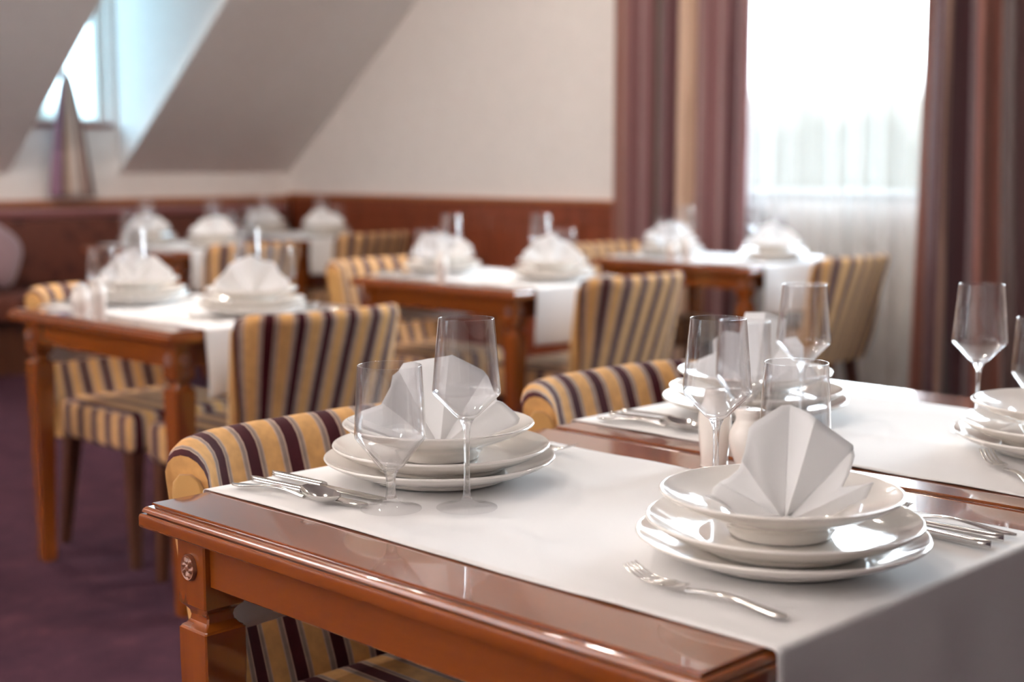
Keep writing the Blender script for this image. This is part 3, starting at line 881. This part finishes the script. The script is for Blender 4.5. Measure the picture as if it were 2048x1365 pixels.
shaker('pepper', 1.601, 1.124, 'round bodied cream porcelain shaker beside the tall one, nearest table')
shaker('salt', 1.965, 3.545, 'cream shaker standing right of its pair, front edge of left middle table')
shaker('pepper', 1.965, 3.640, 'cream shaker standing left of its pair, front edge of left middle table')
shaker('salt', 3.440, 3.760, 'cream porcelain shaker at the front edge of the central table')
shaker('salt', 4.905, 3.790, 'right one of two cream shakers at the window table\'s front edge')
shaker('pepper', 4.905, 3.875, 'left one of two cream shakers at the window table\'s front edge')

# ------------------------------------------------------------------ chairs
def make_chair():
    """faces -y; origin on the floor under the seat"""
    root = empty('striped_chair')
    tan = 0.335
    hw, th = 0.258, 0.056
    def plan(t, z=0.80): return hw*t, 0.205 - (0.012 + 0.066*min(1.0, max(0.0, (z-0.48)/0.27)))*abs(t)**3.6
    def shell_pos(t, d, z, push=0.0):
        e = 0.01
        (xa, ya), (xb, yb) = plan(max(-1, t-e), z), plan(min(1, t+e), z)
        l = math.hypot(xb-xa, yb-ya); tx, ty = (xb-xa)/l, (yb-ya)/l
        x, y = plan(t, z)
        return ((x - ty*d + tx*push)*(1 - 0.09*(0.8-z)/0.4), y + tx*d + ty*push + tan*(z-0.40), z)
    N = 56
    # arc length along the plan curve
    pts = [plan(-1 + 2*i/N) for i in range(N+1)]
    arc = [0]
    for p, q in zip(pts, pts[1:]): arc.append(arc[-1] + math.dist(p, q))
    mid = arc[-1]/2
    bm = bmesh.new(); uvl = bm.loops.layers.uv.new('stripe')
    cols = []; 
    zb, zt = 0.345, 0.805
    for i in range(N+1):
        t = -1 + 2*i/N
        ztop = zt - 0.014*abs(t)**16
        h = th/2
        prof = [(h, zb), (h, 0.45), (h, 0.55), (h, 0.65), (h, ztop-h*1.2)]
        prof += [(h*math.cos(a), ztop-h*1.2 + h*1.2*math.sin(a)) for a in (PI*0.12, PI*0.25, PI*0.38, PI*0.5, PI*0.62, PI*0.75, PI*0.88)]
        prof += [(-h, ztop-h*1.2), (-h, 0.65), (-h, 0.55), (-h*1.15, 0.47), (-h, zb)]
        cols.append([bm.verts.new(shell_pos(t, d, z)) for d, z in prof])
    m = len(cols[0])
    def face(vs, us):
        f = bm.faces.new(vs)
        for lp, u in zip(f.loops, us): lp[uvl].uv = (u, 0)
        return f
    off = 10*0.0795 - mid + 0.017
    for i in range(N):
        for k in range(m-1):
            face((cols[i][k], cols[i+1][k], cols[i+1][k+1], cols[i][k+1]), [arc[i]+off, arc[i+1]+off, arc[i+1]+off, arc[i]+off])
        face((cols[i][m-1], cols[i+1][m-1], cols[i+1][0], cols[i][0]), [arc[i]+off, arc[i+1]+off, arc[i+1]+off, arc[i]+off])
    for i in (0, N): face(cols[i], [0.017]*m)
    build('backrest', bm, M['stripe'], root, angle=50)
    # gold end panels closing the two wings
    for sgn, i in ((-1, 0), (1, N)):
        rings = []
        for d0, sc in ((-0.002, 1.0), (0.004, 1.0), (0.007, 0.82)):
            ring = []
            for d, z in ((0.0225*sc, 0.37), (0.0225*sc, 0.74), (0.018*sc, 0.757), (0.008*sc, 0.766), (-0.008*sc, 0.766), (-0.018*sc, 0.757), (-0.0225*sc, 0.74), (-0.0225*sc, 0.37)):
                ring.append(shell_pos(float(sgn), d, z, sgn*d0))
            rings.append(ring)
        build('side_panel', loft(rings), M['gold'], root, angle=40)['label'] = 'plain gold end panel'
    # seat: rounded cushion and skirt
    bm = bmesh.new()
    add_box(bm, -0.226, 0.226, -0.25, 0.19, 0.345, 0.465, bev=0.028, seg=4)
    bmesh.ops.recalc_face_normals(bm, faces=bm.faces)
    uvl = bm.loops.layers.uv.new('stripe')
    for f in bm.faces:
        c = f.normal
        for lp in f.loops:
            co = lp.vert.co
            u = co.x if abs(c.x) < 0.7 else (co.y + 0.25 + 0.226)*(1 if co.x > 0 else -1)
            lp[uvl].uv = (u + 0.017 + 10*0.0795, 0)
    for v in bm.verts:
        if v.co.z > 0.44: v.co.z += 0.012*(1 - (v.co.x/0.25)**2)*(1 - ((v.co.y+0.04)/0.24)**2)
    build('seat', bm, M['stripe'], root, angle=60)
    for sx in (-1, 1):
        for front in (True, False):
            y0 = -0.205 if front else 0.155
            rings = []
            for z, h in ((0.0, 0.014), (0.02, 0.0145), (0.35, 0.0235)):
                k = (0.35-z)/0.35
                cx = sx*(0.192 + 0.012*k); cy = y0 + (-0.012*k if front else 0.055*k*k)
                c = 0.003
                rings.append([(cx+a, cy+b, z) for a, b in ((-h, -h+c), (-h+c, -h), (h-c, -h), (h, -h+c), (h, h-c), (h-c, h), (-h+c, h), (-h, h-c))])
            build('leg', loft(rings), M['leg_dark'], root, angle=30)
    return root

chair0 = make_chair()
index_kids()
used = [False]
def place_chair(x, y, deg, label):
    """x, y = where the middle of the back's top is"""
    o = chair0 if not used[0] else copy_tree(chair0)
    used[0] = True
    a = R(deg); d = 0.340
    o.location = (x - (-math.sin(a))*d, y - math.cos(a)*d, 0); o.rotation_euler = (0, 0, a)
    tag(o, label, 'chair', 'striped upholstered chairs')
place_chair(1.282, 1.725, 0, 'gold and maroon striped chair tucked under the nearest table\'s left end')
place_chair(1.972, 1.725, 0, 'striped chair at the left end of the second nearest table')
place_chair(2.305, 2.925, 180, 'striped chair seen from behind at the left middle table\'s right end')
place_chair(2.32, 4.205, 0, 'striped chair showing beneath the left middle table, seat facing us')
place_chair(3.80, 3.10, 180, 'striped chair seen from behind at the right end of the central table')
place_chair(3.715, 4.50, 0, 'striped chair at the left end of the central table')
place_chair(5.24, 3.11, 180, 'striped chair back in front of the white sheer curtain')
place_chair(5.235, 4.60, 0, 'striped chair at the left end of the window table')
place_chair(4.04, 5.70, 180, 'striped chair at the right end of the table by the bench')
place_chair(5.15, 6.12, 180, 'striped chair at the right end of the far corner table')

# ------------------------------------------------------------------ light
w = bpy.data.worlds.new('World'); S.world = w; w.use_nodes = True
nt = w.node_tree; nt.nodes.clear()
out = nt.nodes.new('ShaderNodeOutputWorld'); bg = nt.nodes.new('ShaderNodeBackground')
tc = nt.nodes.new('ShaderNodeTexCoord'); sp = nt.nodes.new('ShaderNodeSeparateXYZ')
mr = node(nt, 'ShaderNodeMapRange'); mr.inputs[1].default_value = -0.25; mr.inputs[2].default_value = 0.6
rp = ramp(nt, [(0.0, (0.019, 0.020, 0.018)), (0.284, (0.019, 0.021, 0.019)), (0.306, (0.045, 0.048, 0.045)), (0.336, (0.85, 0.93, 1.0)), (0.6, (0.80, 0.91, 1.0)), (1.0, (0.66, 0.83, 1.0))])
nt.links.new(tc.outputs['Generated'], sp.inputs[0]); nz = node(nt, 'ShaderNodeTexNoise', Scale=13.0, Detail=3.0)      # uneven tree line along the horizon
ma = node(nt, 'ShaderNodeMath', operation='MULTIPLY_ADD'); ma.inputs[1].default_value = 0.11; ma.inputs[2].default_value = -0.082
ad = node(nt, 'ShaderNodeMath', operation='ADD')
nt.links.new(tc.outputs['Generated'], nz.inputs['Vector']); nt.links.new(nz.outputs['Fac'], ma.inputs[0])
nt.links.new(ma.outputs[0], ad.inputs[0]); nt.links.new(sp.outputs[2], ad.inputs[1]); nt.links.new(ad.outputs[0], mr.inputs[0]); nt.links.new(mr.outputs[0], rp.inputs[0])
nt.links.new(rp.outputs[0], bg.inputs['Color']); bg.inputs['Strength'].default_value = 23.0
nt.links.new(bg.outputs[0], out.inputs[0])

def area(name, loc, rot, sx, sy, power=0, color=(1, 1, 1), portal=False, spread=None):
    l = bpy.data.lights.new(name, 'AREA'); l.shape = 'RECTANGLE'; l.size = sx; l.size_y = sy
    l.energy = power; l.color = color
    if spread: l.spread = R(spread)
    if portal: l.cycles.is_portal = True
    o = bpy.data.objects.new(name, l); C.objects.link(o); o.location = loc; o.rotation_euler = rot
    return o
for (a, b, zl, zh) in WINB: area('window_portal', (XW+0.21, (a+b)/2, (zl+zh)/2), (0, R(90), 0), zh-zl, b-a, portal=True)
for (a, b, zl, zh) in WINL: area('window_portal', (XB-0.21, (a+b)/2, (zl+zh)/2), (0, R(-90), 0), zh-zl, b-a, portal=True)
for (a, b, zl, zh) in WINN: area('window_portal', ((a+b)/2, YB-0.21, (zl+zh)/2), (R(90), 0, 0), b-a, zh-zl, portal=True)
area('window_portal', ((DX0+DX1)/2, YW+0.15, 2.27), (R(-90), 0, 0), DX1-DX0, 1.73, portal=True)
# warm recessed ceiling lamps
for k, (x, y) in enumerate(((-0.8, 1.4), (1.2, 2.9), (2.8, 2.4), (2.8, 4.2), (4.4, 2.4), (4.6, 3.9), (2.0, 5.0), (4.6, 5.2))):
    l = bpy.data.lights.new('ceiling_lamp', 'AREA'); l.shape = 'DISK'; l.size = 0.14; l.energy = 36 if k == 6 else 9; l.color = (1.0, 0.89, 0.78)  # the stronger one is added to brighten the carpet on the left
    o = bpy.data.objects.new('ceiling_lamp', l); C.objects.link(o); o.location = (x, y, HC-0.004)

# unseen uplights behind the camera, added to brighten the ceiling slope and walls
for y in (0.6, 3.2, 6.2):
    l = bpy.data.lights.new('fill_uplight', 'AREA'); l.shape = 'RECTANGLE'; l.size = 0.3; l.size_y = 0.12; l.energy = 92; l.color = (1.0, 0.965, 0.95)
    o = bpy.data.objects.new('fill_uplight', l); C.objects.link(o); o.location = (XB+0.2, y, 2.05); o.rotation_euler = (PI, R(-18), 0)

# ------------------------------------------------------------------ camera
cam = bpy.data.cameras.new('camera'); co = bpy.data.objects.new('camera', cam); C.objects.link(co)
cam.sensor_width = 36.0; cam.lens = 2844.0/2048*36.0
pitch = math.atan((682.5-330.0)/2844.0); head = R(44.7)
co.location = (0, 0, 1.18)
co.rotation_euler = (PI/2 - pitch, 0, head - PI/2)
cam.dof.use_dof = True; cam.dof.focus_distance = 1.73; cam.dof.aperture_fstop = 2.9; cam.dof.aperture_blades = 0
cam.clip_start = 0.02
S.camera = co
S.view_settings.view_transform = 'Standard'; S.view_settings.look = 'None'
S.view_settings.exposure = 0.74; S.view_settings.gamma = 1.0
S.view_settings.use_curve_mapping = False
S.cycles.use_denoising = True
S.cycles.transparent_max_bounces = 32
S.cycles.max_bounces = 14; S.cycles.diffuse_bounces = 6; S.cycles.glossy_bounces = 6; S.cycles.transmission_bounces = 12
